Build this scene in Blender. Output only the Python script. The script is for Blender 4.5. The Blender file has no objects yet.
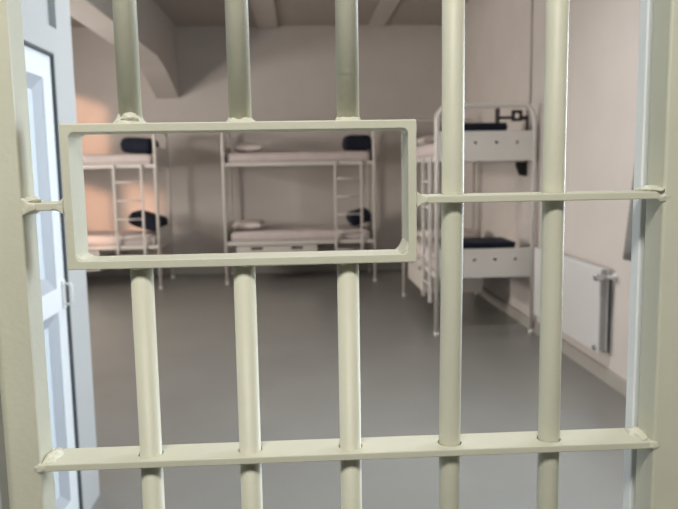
import bpy, bmesh, math, random
from mathutils import Vector, Matrix, noise

random.seed(7)
SC = bpy.context.scene
COL = SC.collection

# ------------------------------------------------------------------ camera
F = 700.0                      # focal length in pixels of the 678 px wide frame
EYE = 1.52
W, H = 678.0, 509.0
VPX, VPY, ROLL = 300.0, 168.0, 0.0165

dep = Vector(((VPX - W / 2) / F, (H / 2 - VPY) / F, -1)).normalized()
xax = Vector((1, ROLL, 0))
xax = (xax - xax.dot(dep) * dep).normalized()
zax = xax.cross(dep).normalized()
ROT = Matrix((xax, dep, zax))          # camera axes -> world axes (X right, Y into the room, Z up)

cam_data = bpy.data.cameras.new('camera')
cam_data.sensor_width = 36.0
cam_data.lens = F / W * 36.0
cam_data.clip_start = 0.02
cam_data.dof.use_dof = True
cam_data.dof.focus_distance = 0.86
cam_data.dof.aperture_fstop = 7.5
cam = bpy.data.objects.new('camera', cam_data)
COL.objects.link(cam)
cam.matrix_world = Matrix.Translation((0, 0, EYE)) @ ROT.to_4x4()
SC.camera = cam


def at(px, py, Y):
    """world point at depth Y that the photo shows at pixel (px, py)"""
    d = ROT @ Vector(((px - W / 2) / F, (H / 2 - py) / F, -1))
    d = d * (Y / d.y)
    return Vector((d.x, d.y, d.z + EYE))


# ------------------------------------------------------------------ world, sun, lights, exposure
world = bpy.data.worlds.new('world')
SC.world = world
world.use_nodes = True
bg = world.node_tree.nodes['Background']
bg.inputs[0].default_value = (0.75, 0.85, 1.0, 1)
bg.inputs[1].default_value = 0.5


def area(name, loc, direction, sx, sy, watts, color):
    l = bpy.data.lights.new(name, 'AREA')
    l.shape = 'RECTANGLE'
    l.size, l.size_y = sx, sy
    l.energy = watts
    l.color = color
    o = bpy.data.objects.new(name, l)
    COL.objects.link(o)
    o.location = loc
    o.rotation_euler = Vector(direction).to_track_quat('-Z', 'Y').to_euler()
    return o


sun = bpy.data.lights.new('sun', 'SUN')
sun.energy = 2.9
sun.angle = math.radians(2.6)
sun.color = (1.0, 0.53, 0.33)
so = bpy.data.objects.new('sun', sun)
COL.objects.link(so)
SUN_DIR = Vector((0.37, 1.0, -0.15)).normalized()
so.rotation_euler = SUN_DIR.to_track_quat('-Z', 'Y').to_euler()
so.location = (-8, -2, 5)

area('window_daylight', (2.50, 2.75, 1.75), (-1, 0.12, -0.12), 1.5, 1.4, 138, (0.82, 0.91, 1.0))
area('rear_window_daylight', (-4.62, 6.45, 1.95), (1, 0.1, -0.1), 1.6, 1.5, 290, (1.0, 0.90, 0.81))
area('corridor_lamp', (-0.2, -0.50, 2.80), (0, 0.35, -1), 1.3, 0.35, 40, (1.0, 0.97, 0.90))
area('added_room_fill', (0.35, 4.0, 3.44), (0, 0, -1), 1.3, 0.35, 42, (1.0, 0.97, 0.94)).data.spread = math.radians(146)  # added fill to brighten the bunk ends; no real lamp hangs here

SC.view_settings.view_transform = 'Standard'
SC.view_settings.look = 'None'
SC.view_settings.gamma = 1.0
SC.view_settings.use_curve_mapping = False
SC.view_settings.exposure = 0.0


# ------------------------------------------------------------------ materials
def lin(c):
    return tuple((x / 255 / 12.92) if x / 255 <= 0.04045 else ((x / 255 + 0.055) / 1.055) ** 2.4 for x in c) + (1,)


def mat(name, rgb, rough=0.5, metal=0.0, var=0.0, vscale=6.0, bump=0.0, bscale=60.0, spec=0.5, detail=4.0):
    m = bpy.data.materials.new(name)
    m.use_nodes = True
    nt = m.node_tree
    b = nt.nodes['Principled BSDF']
    b.inputs['Base Color'].default_value = lin(rgb)
    b.inputs['Roughness'].default_value = rough
    b.inputs['Metallic'].default_value = metal
    b.inputs['Specular IOR Level'].default_value = spec
    tc = nt.nodes.new('ShaderNodeTexCoord')
    if var > 0:
        n = nt.nodes.new('ShaderNodeTexNoise')
        n.inputs['Scale'].default_value = vscale
        n.inputs['Detail'].default_value = detail
        r = nt.nodes.new('ShaderNodeValToRGB')
        c = lin(rgb)
        r.color_ramp.elements[0].position = 0.3
        r.color_ramp.elements[1].position = 0.7
        r.color_ramp.elements[0].color = tuple(x * (1 - var) for x in c[:3]) + (1,)
        r.color_ramp.elements[1].color = tuple(min(1, x * (1 + var)) for x in c[:3]) + (1,)
        nt.links.new(tc.outputs['Object'], n.inputs['Vector'])
        nt.links.new(n.outputs['Fac'], r.inputs['Fac'])
        nt.links.new(r.outputs['Color'], b.inputs['Base Color'])
    if bump > 0:
        n2 = nt.nodes.new('ShaderNodeTexNoise')
        n2.inputs['Scale'].default_value = bscale
        n2.inputs['Detail'].default_value = 3.0
        bp = nt.nodes.new('ShaderNodeBump')
        bp.inputs['Strength'].default_value = bump
        bp.inputs['Distance'].default_value = 0.01
        nt.links.new(tc.outputs['Object'], n2.inputs['Vector'])
        nt.links.new(n2.outputs['Fac'], bp.inputs['Height'])
        nt.links.new(bp.outputs['Normal'], b.inputs['Normal'])
    return m


M = dict(
    gate=mat('cream_gloss_paint', (210, 209, 190), 0.48, var=0.035, vscale=9, bump=0.06, bscale=140),
    weld=mat('painted_weld', (216, 215, 197), 0.42, bump=0.25, bscale=160),
    wall=mat('cream_wall_paint', (201, 195, 190), 0.75, var=0.03, vscale=2.5, bump=0.05, bscale=40),
    wallw=mat('white_wall_paint', (180, 183, 183), 0.7, var=0.02, vscale=3, bump=0.05, bscale=60),
    ceil=mat('ceiling_paint', (176, 168, 162), 0.85, var=0.03, vscale=1.5),
    floor=mat('grey_epoxy_floor', (128, 128, 124), 0.32, var=0.06, vscale=1.6, bump=0.02, bscale=8),
    base=mat('grey_baseboard_paint', (166, 163, 156), 0.5, var=0.03, vscale=8),
    bed=mat('white_bed_enamel', (214, 210, 204), 0.35, var=0.015, vscale=4),
    drawer=mat('drawer_board', (206, 201, 194), 0.45, var=0.015, vscale=5),
    dark=mat('cutout_shade', (52, 48, 46), 0.55),
    sheet=mat('pale_sheet', (206, 196, 194), 0.9, var=0.04, vscale=7, bump=0.5, bscale=7),
    pillow=mat('white_pillowcase', (212, 203, 198), 0.9, bump=0.35, bscale=12),
    navy=mat('navy_cloth', (17, 24, 42), 0.9, var=0.25, vscale=14, bump=0.3, bscale=30),
    pvc=mat('white_upvc', (232, 238, 242), 0.25),
    bead=mat('grey_glazing_bead', (176, 183, 190), 0.4),
    reveal_shade=mat('painted_reveal_shade', (84, 88, 90), 0.7),  # dark tone standing in for shade in the door reveal
    rad=mat('radiator_enamel', (205, 205, 205), 0.35),
    side_shade=mat('radiator_side_shade', (165, 163, 160), 0.6),  # darker enamel, shade painted onto the radiator's end covers
    chrome=mat('chrome', (200, 202, 204), 0.18, 1.0),
    plastic=mat('white_plastic', (228, 228, 226), 0.4),
    black=mat('black_steel', (26, 25, 27), 0.45),
    curtain=mat('grey_curtain_cloth', (122, 122, 118), 0.9, var=0.05, vscale=20),
    jamb=mat('white_frame_paint', (240, 243, 243), 0.4),
)


def glass_mat():
    m = bpy.data.materials.new('frosted_glass')
    m.use_nodes = True
    b = m.node_tree.nodes['Principled BSDF']
    b.inputs['Base Color'].default_value = lin((226, 238, 248))
    b.inputs['Roughness'].default_value = 0.22
    b.inputs['Transmission Weight'].default_value = 0.15
    return m


M['glass'] = glass_mat()


def clear_mat():
    m = bpy.data.materials.new('clear_glass')
    m.use_nodes = True
    nt = m.node_tree
    out = nt.nodes['Material Output']
    nt.nodes.remove(nt.nodes['Principled BSDF'])
    t = nt.nodes.new('ShaderNodeBsdfTransparent')
    g = nt.nodes.new('ShaderNodeBsdfGlossy')
    g.inputs['Roughness'].default_value = 0.02
    mx = nt.nodes.new('ShaderNodeMixShader')
    mx.inputs[0].default_value = 0.06
    nt.links.new(t.outputs[0], mx.inputs[1])
    nt.links.new(g.outputs[0], mx.inputs[2])
    nt.links.new(mx.outputs[0], out.inputs[0])
    return m


M['clear'] = clear_mat()


# ------------------------------------------------------------------ mesh helpers
class MB:
    def __init__(self):
        self.bm = bmesh.new()

    def box(self, x0, x1, y0, y1, z0, z1, bev=0.0, seg=2):
        bm2 = bmesh.new()
        v = [bm2.verts.new((x, y, z)) for x in (x0, x1) for y in (y0, y1) for z in (z0, z1)]
        for f in ((0, 1, 3, 2), (4, 6, 7, 5), (0, 4, 5, 1), (2, 3, 7, 6), (0, 2, 6, 4), (1, 5, 7, 3)):
            bm2.faces.new([v[i] for i in f])
        bmesh.ops.recalc_face_normals(bm2, faces=bm2.faces)
        if bev > 0:
            bmesh.ops.bevel(bm2, geom=list(bm2.edges), offset=bev, segments=seg, affect='EDGES', profile=0.5)
        self.merge(bm2)
        return self

    def merge(self, bm2):
        me = bpy.data.meshes.new('tmp')
        bm2.to_mesh(me)
        bm2.free()
        self.bm.from_mesh(me)
        bpy.data.meshes.remove(me)

    def tube(self, pts, r, n=14, cap=True):
        pts = [Vector(p) for p in pts]
        rings = []
        up = None
        for i, p in enumerate(pts):
            if i == 0:
                t = (pts[1] - p).normalized()
            elif i == len(pts) - 1:
                t = (p - pts[i - 1]).normalized()
            else:
                t = ((pts[i + 1] - p).normalized() + (p - pts[i - 1]).normalized()).normalized()
            if up is None:
                up = Vector((0, 0, 1)) if abs(t.z) < 0.9 else Vector((0, 1, 0))
            a = t.cross(up).normalized()
            up = a.cross(t).normalized()
            rr = r[i] if isinstance(r, (list, tuple)) else r
            rings.append([self.bm.verts.new(p + (a * math.cos(k * 2 * math.pi / n) + up * math.sin(k * 2 * math.pi / n)) * rr) for k in range(n)])
        for i in range(len(rings) - 1):
            for k in range(n):
                f = self.bm.faces.new((rings[i][k], rings[i][(k + 1) % n], rings[i + 1][(k + 1) % n], rings[i + 1][k]))
                f.smooth = True
        if cap:
            self.bm.faces.new(rings[0][::-1])
            self.bm.faces.new(rings[-1])
        return self

    def plate(self, outer, holes, thick, mp):
        """flat plate with real holes; outer / holes are 2-D loops, mp maps (a, b, t) to 3-D"""
        bm2 = bmesh.new()
        edges = []
        for loop in [outer] + holes:
            vs = [bm2.verts.new((a, b, 0)) for a, b in loop]
            for i in range(len(vs)):
                edges.append(bm2.edges.new((vs[i], vs[(i + 1) % len(vs)])))
        bmesh.ops.triangle_fill(bm2, use_beauty=True, edges=edges, normal=(0, 0, 1))
        ret = bmesh.ops.extrude_face_region(bm2, geom=list(bm2.faces))
        for g in ret['geom']:
            if isinstance(g, bmesh.types.BMVert):
                g.co.z += thick
        for v in bm2.verts:
            v.co = Vector(mp(v.co.x, v.co.y, v.co.z))
        bmesh.ops.recalc_face_normals(bm2, faces=bm2.faces)
        self.merge(bm2)
        return self

    def build(self, name, m, parent=None, bevel=0.0):
        bmesh.ops.recalc_face_normals(self.bm, faces=self.bm.faces)
        me = bpy.data.meshes.new(name)
        self.bm.to_mesh(me)
        self.bm.free()
        me.materials.append(m)
        o = bpy.data.objects.new(name, me)
        COL.objects.link(o)
        if parent:
            o.parent = parent
        if bevel:
            b = o.modifiers.new('bevel', 'BEVEL')
            b.width = bevel
            b.segments = 2
            b.limit_method = 'ANGLE'
            b.angle_limit = math.radians(50)
        return o


def circ(cx, cy, r, n=18):
    return [(cx + r * math.cos(2 * math.pi * k / n), cy + r * math.sin(2 * math.pi * k / n)) for k in range(n)]


def rrect(x0, x1, y0, y1, r, n=5):
    pts = []
    for cx, cy, a0 in ((x1 - r, y0 + r, -90), (x1 - r, y1 - r, 0), (x0 + r, y1 - r, 90), (x0 + r, y0 + r, 180)):
        for k in range(n + 1):
            a = math.radians(a0 + 90 * k / n)
            pts.append((cx + r * math.cos(a), cy + r * math.sin(a)))
    return pts


def tag(o, label=None, cat=None, group=None, kind=None):
    if label:
        o['label'] = label
    if cat:
        o['category'] = cat
    if group:
        o['group'] = group
    if kind:
        o['kind'] = kind
    return o


def empty(name, loc, rz=0.0):
    o = bpy.data.objects.new(name, None)
    o.empty_display_size = 0.1
    COL.objects.link(o)
    o.location = loc
    o.rotation_euler = (0, 0, rz)
    return o


def struct(o, label=None):
    o['kind'] = 'structure'
    if label:
        o['label'] = label
    return o


def copy_tree(o, parent=None):
    c = o.copy()
    COL.objects.link(c)
    if parent:
        c.parent = parent
    for ch in list(o.children):
        copy_tree(ch, c)
    return c


# ------------------------------------------------------------------ the room shell
XR = 2.105         # long wall with the radiator
YB = 10.25         # back wall
ZC = 3.52          # ceiling
XV = -0.983        # wall with the white door
YV = 3.21          # where that wall ends
XL = -4.30         # outer wall behind it

struct(MB().box(XL - 0.3, XR + 0.3, -2.1, YB + 0.2, -0.12, 0).build('floor', M['floor']), 'smooth grey floor')
struct(MB().box(XL - 0.3, XR + 0.3, -2.1, YB + 0.2, ZC, ZC + 0.15).build('ceiling', M['ceil']), 'dim greyish ceiling')
struct(MB().box(XL - 0.3, XR + 0.3, YB, YB + 0.2, 0, ZC).build('wall_back', M['wall']), 'pale pinkish back wall')


def wall_holes(name, m, a0, a1, holes, thick, mp, label):
    o = MB().plate([(a0, 0), (a1, 0), (a1, ZC), (a0, ZC)], [[(h[0], h[2]), (h[1], h[2]), (h[1], h[3]), (h[0], h[3])] for h in holes], thick, mp).build(name, m)
    return struct(o, label)


WIN = (1.95, 3.55, 1.0, 2.5)
wall_holes('wall_right', M['wall'], -2.1, YB, [WIN], 0.3, lambda a, b, t: (XR + t, a, b), 'pale long wall with the radiator')
REAR = [(5.60, 7.30, 1.12, 1.93), (5.60, 7.30, 2.13, 3.16), (3.75, 5.45, 1.20, 2.22)]  # unseen openings, sized and split to shape the sun on the back wall
wall_holes('wall_left_outer', M['wall'], 3.1, YB, REAR, 0.12, lambda a, b, t: (XL - t, a, b), 'outer wall beyond the bunks')
struct(MB().box(XL - 0.3, XV - 0.2, YV - 0.14, YV, 0, ZC).build('wall_partition', M['wallw']), 'partition wall')
struct(MB().box(XL - 0.3, XL, -2.1, YV, 0, ZC).build('wall_left_corridor', M['wallw']))

DO = (2.05, 2.968, 0.0, 1.995)          # doorway in the side wall
TR = (2.05, 3.02, 2.10, 2.85)          # shallow niche above the door
wl = MB()
wl.plate([(0.86, 0), (DO[0], 0), (DO[0], DO[3]), (DO[1], DO[3]), (DO[1], 0), (YV, 0), (YV, ZC), (0.86, ZC)],
         [[(TR[0], TR[2]), (TR[1], TR[2]), (TR[1], TR[3]), (TR[0], TR[3])]], 0.2, lambda a, b, t: (XV - t, a, b))
struct(wl.build('wall_left', M['wallw']), 'bluish white side wall holding the door')
struct(MB().box(XV - 0.12, XV - 0.028, TR[0] - 0.02 + 0.021, TR[1] - 0.001, TR[2] + 0.001, TR[3] - 0.001).build('trim_2', M['wallw']), 'flat panel set back above the door')

# wall that carries the gate (thin leaf of the corridor wall) and the corridor behind the camera
GX0, GX1, GZ = -0.352, 0.475, 2.15
wf = MB()
wf.plate([(XL, 0), (GX0, 0), (GX0, GZ), (GX1, GZ), (GX1, 0), (XR, 0), (XR, ZC), (XL, ZC)], [], 0.075, lambda a, b, t: (a, 0.785 + t, b))
struct(wf.build('wall_front', M['wallw']), 'white wall around the gate')
struct(MB().box(XL, XR, -2.1, -2.0, 0, ZC).build('wall_corridor', M['wallw']))

# haunched concrete beam under the ceiling, two slighter ones beyond it
XB0, XB1 = -2.0, -1.69
bb = MB()
prof = [(3.3, 2.89), (8.8, 2.89), (9.2, 2.83), (YB, 2.53), (YB, ZC), (3.3, ZC)]
bb.plate(prof, [], XB1 - XB0, lambda a, b, t: (XB0 + t, a, b))
struct(bb.build('trim_3', M['wall']), 'haunched beam running under the ceiling to the back wall')
struct(MB().box(-0.55, -0.27, 3.3, YB, ZC - 0.035, ZC).build('trim_4', M['wall']), 'shallow ceiling beam')
struct(MB().box(1.02, 1.24, 3.3, YB, ZC - 0.025, ZC).build('trim_5', M['wall']), 'shallow ceiling beam')

# baseboards
bx = MB()
bx.box(XR - 0.02, XR, 0.86, YB, 0, 0.105, 0.004)
struct(bx.build('baseboard_right', M['base']), 'grey baseboard under the radiator')
struct(MB().box(XL, XR - 0.02, YB - 0.02, YB, 0, 0.105, 0.004).build('baseboard_back', M['base']), 'grey baseboard behind the bunks')

# slim white frame strip behind the gate post
struct(MB().box(0.4275, 0.474, 0.861, 0.883, 0, 2.1, 0.002).build('trim_1', M['jamb']), 'white frame strip beside the gate post')


# windows of the room
def window(name, x0, x1, hole, label, cols):
    y0, y1, z0, z1 = hole
    w = 0.06
    m = MB()
    outer = [(y0, z0), (y1, z0), (y1, z1), (y0, z1)]
    hs = []
    step = (y1 - y0 - w) / cols
    for k in range(cols):
        a, b = y0 + w + k * step, y0 + (k + 1) * step
        hs.append([(a, z0 + w), (b, z0 + w), (b, z1 - w), (a, z1 - w)])
    m.plate(outer, hs, x1 - x0, lambda a, b, t: (x0 + t, a, b))
    o = struct(m.build(name, M['pvc']), label)
    xm = (x0 + x1) / 2
    for k in range(cols):
        a, b = y0 + w + k * step, y0 + (k + 1) * step
        MB().box(xm - 0.003, xm + 0.003, a, b, z0 + w, z1 - w).build('pane', M['clear'], o)
    return o


window('window_1', XR + 0.20, XR + 0.27, WIN, 'white window in the long wall', 2)
window('window_2', XL - 0.11, XL - 0.06, REAR[0], 'unseen white lower window shaped for the sunlight near the far bunk', 1)
window('window_3', XL - 0.11, XL - 0.06, REAR[1], 'unseen white upper window shaped for the sunlight near the far bunk', 1)
window('window_4', XL - 0.11, XL - 0.06, REAR[2], 'unseen low white window shaped for the sunlight in the outer wall', 1)

# white glazed door in the side wall
XD = XV - 0.013
ST = 0.095
ZG = 1.00       # middle rail
d = MB()
y0, y1, z0, z1 = DO[0] + 0.004, DO[1] - 0.010, 0.008, DO[3] - 0.012
d.plate([(y0, z0), (y1, z0), (y1, z1), (y0, z1)],
        [[(y0 + ST, 0.14), (y1 - ST, 0.14), (y1 - ST, ZG - 0.048), (y0 + ST, ZG - 0.048)],
         [(y0 + ST, ZG + 0.048), (y1 - ST, ZG + 0.048), (y1 - ST, z1 - ST), (y0 + ST, z1 - ST)]], 0.06, lambda a, b, t: (XD - t, a, b))
door = struct(d.build('door_1', M['pvc'], bevel=0.003), 'white door with glazed panels in the side wall')
MB().box(XD - 0.075, XD - 0.062, DO[0] + 0.001, DO[1] - 0.001, 0.001, DO[3] - 0.001).build('reveal_shade', M['reveal_shade'], door)  # backing sheet coloured as shade in the gap around the door
for za, zb in ((0.14, ZG - 0.048), (ZG + 0.048, z1 - ST)):
    g = MB()
    ya, yb = y0 + ST, y1 - ST
    q = 0.05
    lo = [(ya, za), (yb, za), (yb, zb), (ya, zb)]
    li = [(ya + q, za + q), (yb - q, za + q), (yb - q, zb - q), (ya + q, zb - q)]
    vo = [g.bm.verts.new((XD - 0.004, a, b)) for a, b in lo]
    vi = [g.bm.verts.new((XD - 0.026, a, b)) for a, b in li]
    for i in range(4):
        g.bm.faces.new((vo[i], vo[(i + 1) % 4], vi[(i + 1) % 4], vi[i]))
    g.build('glazing_bead', M['bead'], door)
    MB().box(XD - 0.036, XD - 0.027, ya + q - 0.01, yb - q + 0.01, za + q - 0.01, zb - q + 0.01).build('pane', M['glass'], door)
hd = MB()
hy = y1 - 0.030
hd.box(XD, XD + 0.008, hy - 0.016, hy + 0.016, 0.955, 1.075, 0.003)
hd.tube([(XD + 0.006, hy, 0.972), (XD + 0.030, hy, 0.974), (XD + 0.036, hy, 0.982), (XD + 0.036, hy, 1.050), (XD + 0.030, hy, 1.058), (XD + 0.006, hy, 1.060)], 0.006, 10)
hd.build('door_handle', M['plastic'], door)
# dark strips painting the shade on the doorway's far and top reveals
rv = MB()
rv.box(XV - 0.016, XV - 0.001, DO[1] - 0.010, DO[1] - 0.0005, 0.002, DO[3] - 0.001)
rv.box(XV - 0.016, XV - 0.001, DO[0] + 0.001, DO[1] - 0.010, DO[3] - 0.011, DO[3] - 0.0005)
rv.build('reveal_shade_strip', M['reveal_shade'], door)

# ------------------------------------------------------------------ the gate
YF, YK = 0.805, 0.855      # front and back of the flat bars
YM = 0.830                 # plane of the round bars
RB = 0.0132
TH = 0.0088                # thickness of the flat bars
gate = empty('barred_gate', (0, YM, 0.0))
tag(gate, 'cream painted steel cell gate of round bars with a rectangular hatch opening', 'gate')


def gpart(mb, name, m=None, bevel=0.0012):
    o = mb.build(name, m or M['gate'], None, bevel)
    o.parent = gate
    o.matrix_parent_inverse = Matrix.Translation((0, -YM, 0))
    return o


# posts
xl1 = at(25, 254, YF).x
xr0 = at(661.5, 254, YF).x
gpart(MB().box(xl1 - 0.043, xl1, YF, YK - 0.006, 0.01, 2.10), 'post', bevel=0.003)
gpart(MB().box(xr0, xr0 + 0.043, YF, YK - 0.006, 0.01, 2.10), 'post', bevel=0.003)

# hatch frame
p_tl, p_tr, p_bl, p_br = at(59.5, 124, YF), at(418, 119, YF), at(66.5, 271, YF), at(415.5, 261.5, YF)
hx0, hx1 = (p_tl.x + p_bl.x) / 2, (p_tr.x + p_br.x) / 2
hz1, hz0 = (p_tl.z + p_tr.z) / 2, (p_bl.z + p_br.z) / 2
hf = MB()
TF = 0.0098
hf.plate([(hx0, hz0), (hx1, hz0), (hx1, hz1), (hx0, hz1)], [rrect(hx0 + TF, hx1 - TF, hz0 + TF, hz1 - TF, 0.0065)],
         YK - YF, lambda a, b, t: (a, YF + t, b))
gpart(hf, 'hatch_frame')

# flat crossbars
zlow = at(339, 457.5, YF).z
zmid = at(539, 197.5, YF).z
zmid_l = at(42, 207, YF).z

BARX_LOW = [at(150.6, 440, YM).x, at(250, 440, YM).x, at(350.5, 440, YM).x, at(449.5, 440, YM).x, at(548.6, 440, YM).x]
BARX_UP = [at(130, 110, YM).x, at(240, 110, YM).x, at(348, 110, YM).x, at(453, 110, YM).x, at(555.3, 110, YM).x]


def crossbar(x0, x1, z, holes, slope=0.0):
    m = MB()
    m.plate([(x0, YF), (x1, YF), (x1, YK), (x0, YK)], [circ(hx, YM, RB + 0.0014, 24) for hx in holes], TH, lambda a, b, t: (a, b, z - TH / 2 + t))
    return gpart(m, 'crossbar')


crossbar(xl1 - 0.001, xr0 + 0.001, zlow, BARX_LOW)
crossbar(hx1 - 0.001, xr0 + 0.001, zmid, BARX_UP[3:])
crossbar(xl1 - 0.001, hx0 + 0.001, zmid_l, [])
crossbar(xl1 - 0.001, xr0 + 0.001, 0.12, [])
crossbar(xl1 - 0.001, xr0 + 0.001, 2.06, [])

# round bars: three above and three below the hatch, two running the full height
for i in range(3):
    gpart(MB().tube([(BARX_UP[i], YM, hz1 - 0.001), (BARX_UP[i], YM, 2.057)], RB, 28), 'bar', bevel=0)
    xx = BARX_LOW[i] + (0.0)
    gpart(MB().tube([(xx, YM, 0.123), (xx, YM, hz0 + 0.001)], RB, 28), 'bar', bevel=0)
for i in (3, 4):
    gpart(MB().tube([(BARX_LOW[i], YM, 0.123), (BARX_LOW[i], YM, zlow), (BARX_UP[i], YM, zmid), (BARX_UP[i], YM, 2.057)], RB, 28), 'bar', bevel=0)


# weld beads
def weld(c, sx, sy, sz, seed, amp=0.22, freq=1.6):
    bm2 = bmesh.new()
    bmesh.ops.create_icosphere(bm2, subdivisions=4, radius=1.0)
    for v in bm2.verts:
        n = v.co.normalized()
        k = 1 + amp * noise.noise(n * freq + Vector((seed * 3.1, seed, 0))) + amp * 0.5 * noise.noise(n * freq * 3 + Vector((seed, 0, 5)))
        v.co = Vector((n.x * sx * k + c[0], n.y * sy * k + c[1], n.z * sz * k + c[2]))
    m = MB()
    m.merge(bm2)
    for f in m.bm.faces:
        f.smooth = True
    return gpart(m, 'weld', M['weld'], bevel=0)


def collar(x, z, up, r0, r1, hgt, seed):
    """fillet of weld metal around the foot of a round bar"""
    m = MB()
    n, k = 36, 7
    rings = []
    for j in range(k):
        t = j / (k - 1)
        row = []
        for i in range(n):
            a = 2 * math.pi * i / n
            w = noise.noise(Vector((math.cos(a) * 1.4 + seed, math.sin(a) * 1.4, t * 1.5 + seed)))
            r = r1 + (r0 - r1) * (1 - t) ** 2.0 + 0.0016 * w * (1 - t * 0.5)
            h = hgt * t * (1 + 0.35 * w)
            y = math.sin(a) * r
            row.append(m.bm.verts.new((x + math.cos(a) * r, YM + y, z + up * h)))
        rings.append(row)
    for j in range(k - 1):
        for i in range(n):
            f = m.bm.faces.new((rings[j][i], rings[j][(i + 1) % n], rings[j + 1][(i + 1) % n], rings[j + 1][i]))
            f.smooth = True
    m.bm.faces.new(rings[0][::-1])
    m.bm.faces.new(rings[-1])
    return gpart(m, 'weld', M['weld'], bevel=0)


def flare(x, z, sgn, run, rise):
    """concave fillet where a flat bar meets an upright"""
    m = MB()
    up = [(run * (1 - k / 6), TH / 2 - 0.0004 + rise * (k / 6) ** 2.2) for k in range(7)]
    loop = [(x + sgn * a, z + b) for a, b in up] + [(x + sgn * a, z - b) for a, b in reversed(up)]
    m.plate(loop, [], YK - YF - 0.004, lambda a, b, t: (a, YF - 0.0012 + t, b))
    return gpart(m, 'weld', M['weld'], bevel=0.0015)


flare(xl1, zmid_l, 1, 0.016, 0.007)
flare(hx0, zmid_l, -1, 0.013, 0.006)
flare(hx1, zmid, 1, 0.013, 0.006)
collar(BARX_UP[0], hz1 - 0.0005, 1, RB + 0.0085, RB - 0.001, 0.014, 1)
collar(BARX_UP[1], hz1 - 0.0005, 1, RB + 0.0060, RB - 0.001, 0.009, 2)
collar(BARX_UP[2], hz1 - 0.0005, 1, RB + 0.0055, RB - 0.001, 0.008, 3)
for i in range(3):
    collar(BARX_LOW[i], hz0 + 0.0005, -1, RB + 0.003, RB - 0.001, 0.006, 5 + i)
weld((BARX_UP[0] + 0.002, YM - 0.014, hz1 + 0.006), 0.010, 0.006, 0.006, 4)
# gate joints
weld((xl1 + 0.001, YM - 0.004, zmid_l + 0.006), 0.011, 0.021, 0.0050, 11)
weld((xr0 - 0.006, YM - 0.004, zmid + 0.005), 0.015, 0.022, 0.0060, 13)
weld((xr0 + 0.001, YF + 0.002, zmid - 0.001), 0.008, 0.003, 0.0075, 14)
weld((xl1 + 0.006, YM + 0.001, zlow + 0.004), 0.010, 0.023, 0.0055, 16)
weld((xl1 - 0.001, YF + 0.001, zlow), 0.007, 0.0028, 0.0058, 17)
weld((xr0 - 0.008, YM + 0.002, zlow + 0.004), 0.011, 0.022, 0.0060, 18)
weld((xr0 + 0.001, YF + 0.001, zlow), 0.007, 0.0028, 0.0058, 19)


def corner(x, z, sgn, run, rise, seed):
    """lump of weld metal filling an inner corner of the hatch"""
    m = MB()
    n = 8
    prof = []
    for k in range(n + 1):
        t = k / n
        w = 0.0008 * noise.noise(Vector((t * 4, seed, 0)))
        prof.append((run * (1 - t) ** 1.5 + w, rise * t ** 1.5 + w))
    loop = [(x - sgn * 0.001, z - 0.001)] + [(x + sgn * a, z + b) for a, b in prof]
    m.plate(loop, [], YK - YF - 0.006, lambda a, b, t: (a, YF + 0.002 + t, b))
    return gpart(m, 'weld', M['weld'], bevel=0.0015)


corner(hx0 + TF, hz0 + TF, 1, 0.015, 0.007, 3)
corner(hx1 - TF, hz0 + TF, -1, 0.0115, 0.018, 8)

# ------------------------------------------------------------------ bunk beds
BL, BW = 1.97, 0.865          # between post centres
RT = 0.0205
ZLOW, ZUP = 0.52, 1.555      # undersides of the bed decks
HOOP = 2.035


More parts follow.
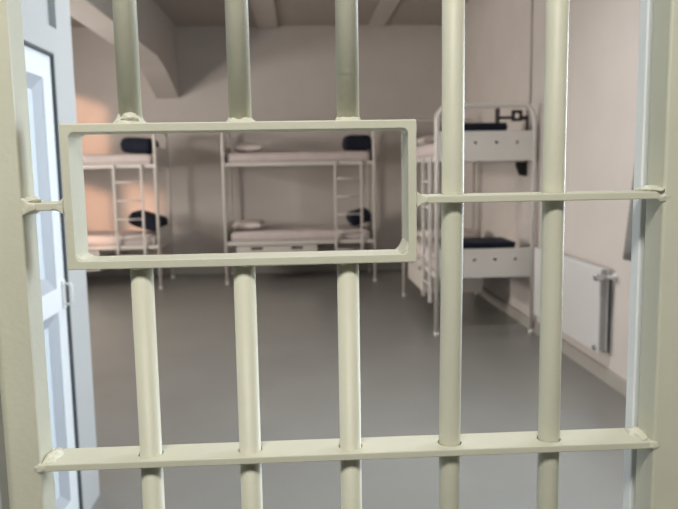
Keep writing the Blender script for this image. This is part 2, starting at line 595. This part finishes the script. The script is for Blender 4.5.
def make_bunk():
    t = empty('bunk_bed', (0, 0, 0))
    for x in (0.0, BL):
        pts = [(x, 0, 0.012), (x, 0, HOOP - 0.12)]
        for k in range(1, 8):
            a = math.pi - k * math.pi / 2 / 8
            pts.append((x, 0.12 + 0.12 * math.cos(a), HOOP - 0.12 + 0.12 * math.sin(a)))
        pts.append((x, 0.12, HOOP))
        pts.append((x, BW - 0.12, HOOP))
        for k in range(1, 8):
            a = math.pi / 2 - k * math.pi / 2 / 8
            pts.append((x, BW - 0.12 + 0.12 * math.cos(a), HOOP - 0.12 + 0.12 * math.sin(a)))
        pts.append((x, BW, HOOP - 0.12))
        pts.append((x, BW, 0.012))
        e = MB().tube(pts, RT, 12).build('end_frame', M['bed'], t)
        for y in (0, BW):
            MB().tube([(x, y, 0.0), (x, y, 0.03)], RT + 0.004, 12).build('foot_cap', M['plastic'], e)
        for z, hgt in ((ZLOW, 0.26), (ZUP, 0.26)):
            cx = [BW / 2 + (k - 1.5) * 0.185 for k in range(4)]
            MB().plate([(RT * 0.8, z), (BW - RT * 0.8, z), (BW - RT * 0.8, z + hgt), (RT * 0.8, z + hgt)],
                       [circ(c, z + hgt * 0.62, 0.015, 12) for c in cx], 0.012,
                       lambda a, b, q: (x - 0.006 + q, a, b)).build('end_panel', M['bed'], t)
    for z in (ZLOW, ZUP):
        for y in (0.0, BW):
            MB().box(RT * 0.6, BL - RT * 0.6, y - 0.012, y + 0.012, z, z + 0.045, 0.004).build('side_rail', M['bed'], t)
        MB().box(0.012, BL - 0.012, 0.012, BW - 0.012, z + 0.022, z + 0.040).build('deck', M['bed'], t)
    # ladder hung on the front rails
    l = MB()
    xa, xb = BL - 0.52, BL - 0.175
    for x in (xa, xb):
        l.box(x - 0.014, x + 0.014, -0.044, -0.013, 0.27, ZUP + 0.045, 0.005)
    lad = l.build('ladder', M['bed'], t)
    for k in range(5):
        z = 0.435 + 0.235 * k
        MB().tube([(xa, -0.028, z), (xb, -0.028, z)], 0.011, 10).build('rung', M['bed'], lad)
    # drawers slung under the lower deck
    d0, d1 = 0.13, 1.20
    c = MB()
    c.box(d0, d1, 0.045, BW - 0.25, 0.245, 0.260)
    c.box(d0, d0 + 0.016, 0.045, BW - 0.25, 0.260, ZLOW)
    c.box(d1 - 0.016, d1, 0.045, BW - 0.25, 0.260, ZLOW)
    c.box(d0 + 0.016, d1 - 0.016, BW - 0.265, BW - 0.25, 0.260, ZLOW)
    c.box((d0 + d1) / 2 - 0.008, (d0 + d1) / 2 + 0.008, 0.045, BW - 0.27, 0.260, ZLOW)
    c.build('drawer_case', M['drawer'], t)
    for k in range(2):
        a = d0 + 0.002 + k * (d1 - d0) / 2
        b = a + (d1 - d0) / 2 - 0.004
        mid = (a + b) / 2
        dr = MB().plate([(a, 0.247), (b, 0.247), (b, ZLOW - 0.006), (a, ZLOW - 0.006)],
                        [rrect(mid - 0.078, mid + 0.078, 0.448, 0.486, 0.008)], 0.018, lambda p, q, s: (p, 0.026 + s, q)).build('drawer', M['drawer'], t)
        MB().box(mid - 0.082, mid + 0.082, 0.0445, 0.050, 0.444, 0.49).build('pull_cutout_shade', M['dark'], dr)  # dark sheet painting the shade inside the cutout pull
    return t


MIDO = Vector((-0.995, 9.24, 0))
LEFO = Vector((-3.80, 9.06, 0))
RIGO = Vector((1.196, 8.09, 0))
bunk = make_bunk()
tag(bunk, 'white metal bunk bed standing along the middle of the back wall', 'bunk bed', 'white metal bunk beds')
bunk.location = MIDO
b2 = copy_tree(bunk)
b2.location = LEFO
b2['label'] = 'white metal bunk bed in the warm sunlit corner, partly behind the side wall'
b3 = copy_tree(bunk)
b3.location = RIGO
b3.rotation_euler = (0, 0, -math.pi / 2)
b3['label'] = 'white metal bunk bed seen end-on beside the radiator'


def place(origin, rz, x, y, z):
    c, s = math.cos(rz), math.sin(rz)
    return Vector((origin.x + c * x - s * y, origin.y + s * x + c * y, z))


# bedding
def mattress_mesh():
    m = MB()
    bm2 = bmesh.new()
    lx, ly, h = 1.86, 0.80, 0.135
    nx, ny = 60, 26
    def pt(u, v, top):
        x, y = u * lx / 2, v * ly / 2
        e = max(abs(u), abs(v))
        z = h / 2
        drop = 0.03 * max(0.0, (e - 0.93) / 0.07) ** 2
        w = 0.008 * noise.noise(Vector((x * 5, y * 5, 3.0))) + 0.004 * noise.noise(Vector((x * 15, y * 11, 9.0)))
        return Vector((x, y, (h - drop + w) if top else 0.0))
    gt = [[bm2.verts.new(pt(-1 + 2 * i / nx, -1 + 2 * j / ny, True)) for j in range(ny + 1)] for i in range(nx + 1)]
    gb = [[bm2.verts.new(pt(-1 + 2 * i / nx, -1 + 2 * j / ny, False)) for j in range(ny + 1)] for i in range(nx + 1)]
    for i in range(nx):
        for j in range(ny):
            bm2.faces.new((gt[i][j], gt[i + 1][j], gt[i + 1][j + 1], gt[i][j + 1])).smooth = True
            bm2.faces.new((gb[i][j], gb[i][j + 1], gb[i + 1][j + 1], gb[i + 1][j]))
    for i in range(nx):
        bm2.faces.new((gb[i][0], gb[i + 1][0], gt[i + 1][0], gt[i][0])).smooth = True
        bm2.faces.new((gb[i + 1][ny], gb[i][ny], gt[i][ny], gt[i + 1][ny])).smooth = True
    for j in range(ny):
        bm2.faces.new((gb[0][j + 1], gb[0][j], gt[0][j], gt[0][j + 1])).smooth = True
        bm2.faces.new((gb[nx][j], gb[nx][j + 1], gt[nx][j + 1], gt[nx][j])).smooth = True
    m.merge(bm2)
    return m


def cushion_mesh(lx, ly, h, seed, pinch=0.10, pw=3.2):
    m = MB()
    bm2 = bmesh.new()
    n = 22
    def pt(u, v, s):
        k = (1 - abs(u) ** pw) * (1 - abs(v) ** pw)
        k = max(k, 0) ** (1.76 / pw)
        pu = 1 - pinch * (1 - abs(v) ** 2) * abs(u) ** 4
        pv = 1 - pinch * (1 - abs(u) ** 2) * abs(v) ** 4
        w = 0.07 * noise.noise(Vector((u * 1.8 + seed, v * 1.8, s + seed)))
        return Vector((u * lx / 2 * pu, v * ly / 2 * pv, h / 2 + s * h / 2 * k * (1 + w)))
    g = {}
    for s in (1, -1):
        for i in range(n + 1):
            for j in range(n + 1):
                u, v = -1 + 2 * i / n, -1 + 2 * j / n
                edge = i in (0, n) or j in (0, n)
                if edge and s == -1:
                    g[(s, i, j)] = g[(1, i, j)]
                else:
                    g[(s, i, j)] = bm2.verts.new(pt(u, v, s))
        for i in range(n):
            for j in range(n):
                q = [g[(s, i, j)], g[(s, i + 1, j)], g[(s, i + 1, j + 1)], g[(s, i, j + 1)]]
                bm2.faces.new(q if s == 1 else q[::-1]).smooth = True
    m.merge(bm2)
    return m


ZT = 0.040
first_mat = None


def put_mattress(origin, rz, deck, label):
    global first_mat
    if first_mat is None:
        first_mat = mattress_mesh().build('mattress', M['sheet'])
        o = first_mat
    else:
        o = first_mat.copy()
        COL.objects.link(o)
    o.location = place(origin, rz, BL / 2, BW / 2, deck + ZT)
    o.rotation_euler = (0, 0, rz)
    tag(o, label, 'mattress', 'sheeted mattresses on the bunks')
    return o


RZ = -math.pi / 2
put_mattress(MIDO, 0, ZUP, 'pale sheeted mattress on the upper deck of the middle back-wall bunk')
put_mattress(MIDO, 0, ZLOW, 'pale sheeted mattress on the lower deck of the middle back-wall bunk')
put_mattress(LEFO, 0, ZUP, 'mattress with rumpled sheet on the upper deck of the sunlit corner bunk')
put_mattress(LEFO, 0, ZLOW, 'mattress with rumpled sheet on the lower deck of the sunlit corner bunk')
put_mattress(RIGO, RZ, ZUP, 'mattress on the upper deck of the end-on bunk beside the radiator')
put_mattress(RIGO, RZ, ZLOW, 'mattress on the lower deck of the end-on bunk beside the radiator')
ZM = ZT + 0.135

first_pil = None


def put_pillow(origin, rz, x, y, deck, label, tilt=0.0):
    global first_pil
    if first_pil is None:
        first_pil = cushion_mesh(0.42, 0.62, 0.12, 2).build('pillow', M['pillow'])
        o = first_pil
    else:
        o = first_pil.copy()
        COL.objects.link(o)
    o.location = place(origin, rz, x, y, deck + ZM + 0.008)
    o.rotation_euler = (0, 0, rz + tilt)
    tag(o, label, 'pillow', 'white pillows on the bunks')
    return o


put_pillow(MIDO, 0, 0.30, 0.42, ZUP, 'white pillow on the upper deck of the middle back-wall bunk', 0.06)
put_pillow(MIDO, 0, 0.28, 0.42, ZLOW, 'white pillow on the lower deck of the middle back-wall bunk', -0.04)
put_pillow(RIGO, RZ, 0.30, 0.42, ZUP, 'white pillow on the upper deck of the end-on bunk', 0.0)
put_pillow(RIGO, RZ, 0.45, 0.42, ZLOW, 'white pillow on the lower deck of the end-on bunk', 0.1)


def put_navy(origin, rz, x, y, deck, label, size, rot, lift=0.0, seed=3):
    o = cushion_mesh(size[0], size[1], size[2], seed, 0.04, 6.0).build('navy_pillow', M['navy'])
    o.location = place(origin, rz, x, y, deck + ZM + 0.008 + lift)
    o.rotation_euler = rot
    tag(o, label, 'pillow', 'navy pillows on the bunks')
    return o


put_navy(MIDO, 0, BL - 0.20, 0.36, ZUP, 'navy pillow at the ladder end of the middle bunk, upper deck', (0.36, 0.55, 0.21), (0, 0.0, 0.03), 0.0, 3)
put_navy(LEFO, 0, BL - 0.26, 0.36, ZUP, 'plump navy pillow on the upper deck of the sunlit corner bunk', (0.38, 0.55, 0.21), (0, 0.05, -0.05), 0.0, 5)
put_navy(MIDO, 0, BL - 0.155, 0.40, ZLOW, 'navy pillow leaning at the ladder end of the middle bunk, lower deck', (0.30, 0.52, 0.19), (0, -0.28, 0.05), 0.045, 7)
put_navy(LEFO, 0, BL - 0.235, 0.40, ZLOW, 'tilted navy pillow on the lower deck of the sunlit corner bunk', (0.43, 0.50, 0.20), (0, 0.32, -0.05), 0.055, 9)


def put_blanket(deck, label, lx, ly, layers, rot, x, y):
    m = MB()
    z = 0.0
    for k in range(layers):
        dx = 0.006 * (k % 2)
        m.box(-lx / 2 + dx, lx / 2 - dx, -ly / 2 + dx, ly / 2 - dx, z, z + 0.026, 0.012, 3)
        z += 0.024
    for f in m.bm.faces:
        f.smooth = True
    o = m.build('folded_blanket', M['navy'])
    o.location = place(RIGO, RZ, x, y, deck + ZM + 0.013)
    o.rotation_euler = (0, 0, RZ + rot)
    tag(o, label, 'blanket', 'navy folded blankets on the end-on bunk')
    return o


put_blanket(ZUP, 'navy folded blanket on the upper deck of the end-on bunk', 0.40, 0.52, 6, 0.05, BL - 0.25, 0.38)
put_blanket(ZLOW, 'navy folded blanket on the lower deck of the end-on bunk', 0.46, 0.60, 5, 0.0, BL - 0.27, 0.43)

# ------------------------------------------------------------------ radiator
RX0, RX1 = XR - 0.095, XR - 0.03
RY0, RY1 = 4.58, 5.92
RZ0, RZ1 = 0.22, 0.81
rad = empty('radiator', ((RX0 + RX1) / 2, (RY0 + RY1) / 2, RZ0))
tag(rad, 'white flat panel radiator mounted low on the long wall', 'radiator')


def rpart(mb, name, m, par=None, bevel=0.0):
    o = mb.build(name, m, None, bevel)
    if par is None:
        o.parent = rad
        o.matrix_parent_inverse = Matrix.Translation(-rad.location)
    else:
        o.parent = par
    return o


rpart(MB().box(RX0, RX0 + 0.014, RY0, RY1, RZ0, RZ1 - 0.004, 0.005), 'front_panel', M['rad'])
rpart(MB().box(RX1 - 0.014, RX1, RY0, RY1, RZ0, RZ1 - 0.004, 0.005), 'back_panel', M['rad'])
for y in (RY0 + 0.001, RY1 - 0.005):
    rpart(MB().box(RX0 + 0.014, RX1 - 0.014, y, y + 0.004, RZ0 + 0.02, RZ1 - 0.006), 'side_cover', M['side_shade'])
fin = MB()
n = 56
for k in range(n):
    y = RY0 + 0.03 + k * (RY1 - RY0 - 0.06) / (n - 1)
    fin.box(RX0 + 0.015, RX1 - 0.015, y - 0.001, y + 0.001, RZ0 + 0.03, RZ1 - 0.02)
rpart(fin, 'convector_fins', M['rad'])
gr = MB()
gr.box(RX0 + 0.012, RX0 + 0.022, RY0, RY1, RZ1 - 0.012, RZ1)
gr.box(RX1 - 0.022, RX1 - 0.012, RY0, RY1, RZ1 - 0.012, RZ1)
for k in range(48):
    y = RY0 + 0.012 + k * (RY1 - RY0 - 0.024) / 47
    gr.box(RX0 + 0.022, RX1 - 0.022, y - 0.006, y + 0.006, RZ1 - 0.008, RZ1 - 0.002)
rpart(gr, 'top_grille', M['rad'])
vz = RZ1 - 0.055
xm = (RX0 + RX1) / 2
v = MB().tube([(xm, RY0 + 0.004, vz), (xm, RY0 - 0.03, vz)], 0.012, 14)
v.tube([(xm, RY0 - 0.03, vz), (xm - 0.02, RY0 - 0.03, vz)], 0.016, 14)
vo = rpart(v, 'valve', M['chrome'])
vo['label'] = 'chrome valve'
h = MB().tube([(xm - 0.02, RY0 - 0.03, vz), (xm - 0.034, RY0 - 0.03, vz), (xm - 0.072, RY0 - 0.03, vz), (xm - 0.085, RY0 - 0.03, vz)], [0.019, 0.024, 0.023, 0.016], 18)
rpart(h, 'valve_knob', M['chrome'])
rpart(MB().tube([(xm, RY0 - 0.03, vz), (xm + 0.03, RY0 - 0.03, vz), (XR - 0.004, RY0 - 0.03, vz)], 0.012, 14).tube([(XR - 0.012, RY0 - 0.03, vz), (XR - 0.002, RY0 - 0.03, vz)], 0.026, 18), 'wall_pipe', M['plastic'])
rpart(MB().tube([(RX0 + 0.002, RY0 + 0.045, RZ0 + 0.035), (RX0 - 0.014, RY0 + 0.045, RZ0 + 0.035)], 0.020, 16), 'drain_plug', M['chrome'])
for y in (RY0 + 0.25, RY1 - 0.25):
    rpart(MB().box(RX1 - 0.001, XR - 0.001, y - 0.02, y + 0.02, RZ0 + 0.08, RZ1 - 0.08), 'wall_bracket', M['rad'])

# ------------------------------------------------------------------ black arm bracket above the upper deck
KY = 6.45
br = empty('wall_bracket', (XR, KY, 1.5))
tag(br, 'black steel arm bracket on the long wall above the end-on bunk', 'bracket')


def kpart(mb, name):
    o = mb.build(name, M['black'], None, 0.003)
    o.parent = br
    o.matrix_parent_inverse = Matrix.Translation((-XR, -KY, -1.5))
    return o


kp = MB()
kp.plate(rrect(XR - 0.150, XR - 0.052, 1.915, 2.015, 0.01), [rrect(XR - 0.125, XR - 0.077, 1.942, 1.988, 0.014)], 0.03, lambda a, b, t: (a, KY - 0.015 + t, b))
kpart(kp, 'swivel_block')
kpart(MB().box(XR - 0.280, XR - 0.145, KY - 0.012, KY + 0.012, 1.935, 1.960), 'arm')
kpart(MB().box(XR - 0.292, XR - 0.274, KY - 0.05, KY + 0.05, 1.895, 2.035), 'end_plate')
kpart(MB().box(XR - 0.056, XR - 0.010, KY - 0.02, KY + 0.02, 1.925, 1.960).box(XR - 0.012, XR - 0.001, KY - 0.02, KY + 0.02, 1.41, 1.97), 'wall_plate')
kq = MB()
kq.plate([(XR - 0.012, 1.545), (XR - 0.105, 1.545), (XR - 0.105, 1.50), (XR - 0.07, 1.42), (XR - 0.012, 1.41)], [], 0.03, lambda a, b, t: (a, KY - 0.015 + t, b))
kpart(kq, 'brace')

# slim vertical pipes on the long wall
for y, z0, z1, lab in ((6.36, 2.06, ZC - 0.001, 'slim painted pipe rising up the wall above the end-on bunk'),
                       (8.42, 0.106, 1.9, 'slim painted pipe on the wall behind the end-on bunk')):
    p = MB().tube([(XR - 0.012, y, z0), (XR - 0.012, y, z1)], 0.011, 12).build('wall_pipe', M['wall'])
    tag(p, lab, 'pipe')

# grey curtain at the side of the window
cm = MB()
ny_, nz_ = 24, 16
CY0, CY1, CZ0, CZ1 = 3.42, 4.10, 0.94, 2.60
grid = []
for i in range(ny_ + 1):
    row = []
    for j in range(nz_ + 1):
        u, w = i / ny_, j / nz_
        y = CY0 + (CY1 - CY0) * u
        z = CZ0 + (CZ1 - CZ0) * w
        flare = 0.125 * (1 - w) ** 1.3 + 0.030
        x = XR - flare - 0.014 * math.sin(u * 26 + 1.8) * (1 - 0.4 * w)
        row.append(cm.bm.verts.new((x, y, z)))
    grid.append(row)
for i in range(ny_):
    for j in range(nz_):
        cm.bm.faces.new((grid[i][j], grid[i + 1][j], grid[i + 1][j + 1], grid[i][j + 1])).smooth = True
cur = empty('curtain', (XR - 0.05, 3.8, CZ0))
tag(cur, 'grey curtain hanging on the long wall beside the gate post', 'curtain')
co = cm.build('curtain_cloth', M['curtain'])
sm = co.modifiers.new('thickness', 'SOLIDIFY')
sm.thickness = 0.006
co.parent = cur
co.matrix_parent_inverse = Matrix.Translation(-cur.location)
rod = MB().tube([(XR - 0.03, CY0 - 0.3, CZ1), (XR - 0.03, CY1 + 0.04, CZ1)], 0.012, 12)
for y in (CY0 - 0.25, CY1 + 0.02):
    rod.tube([(XR - 0.03, y, CZ1), (XR - 0.001, y, CZ1)], 0.008, 10)
ro = rod.build('curtain_rod', M['chrome'])
ro.parent = cur
ro.matrix_parent_inverse = Matrix.Translation(-cur.location)
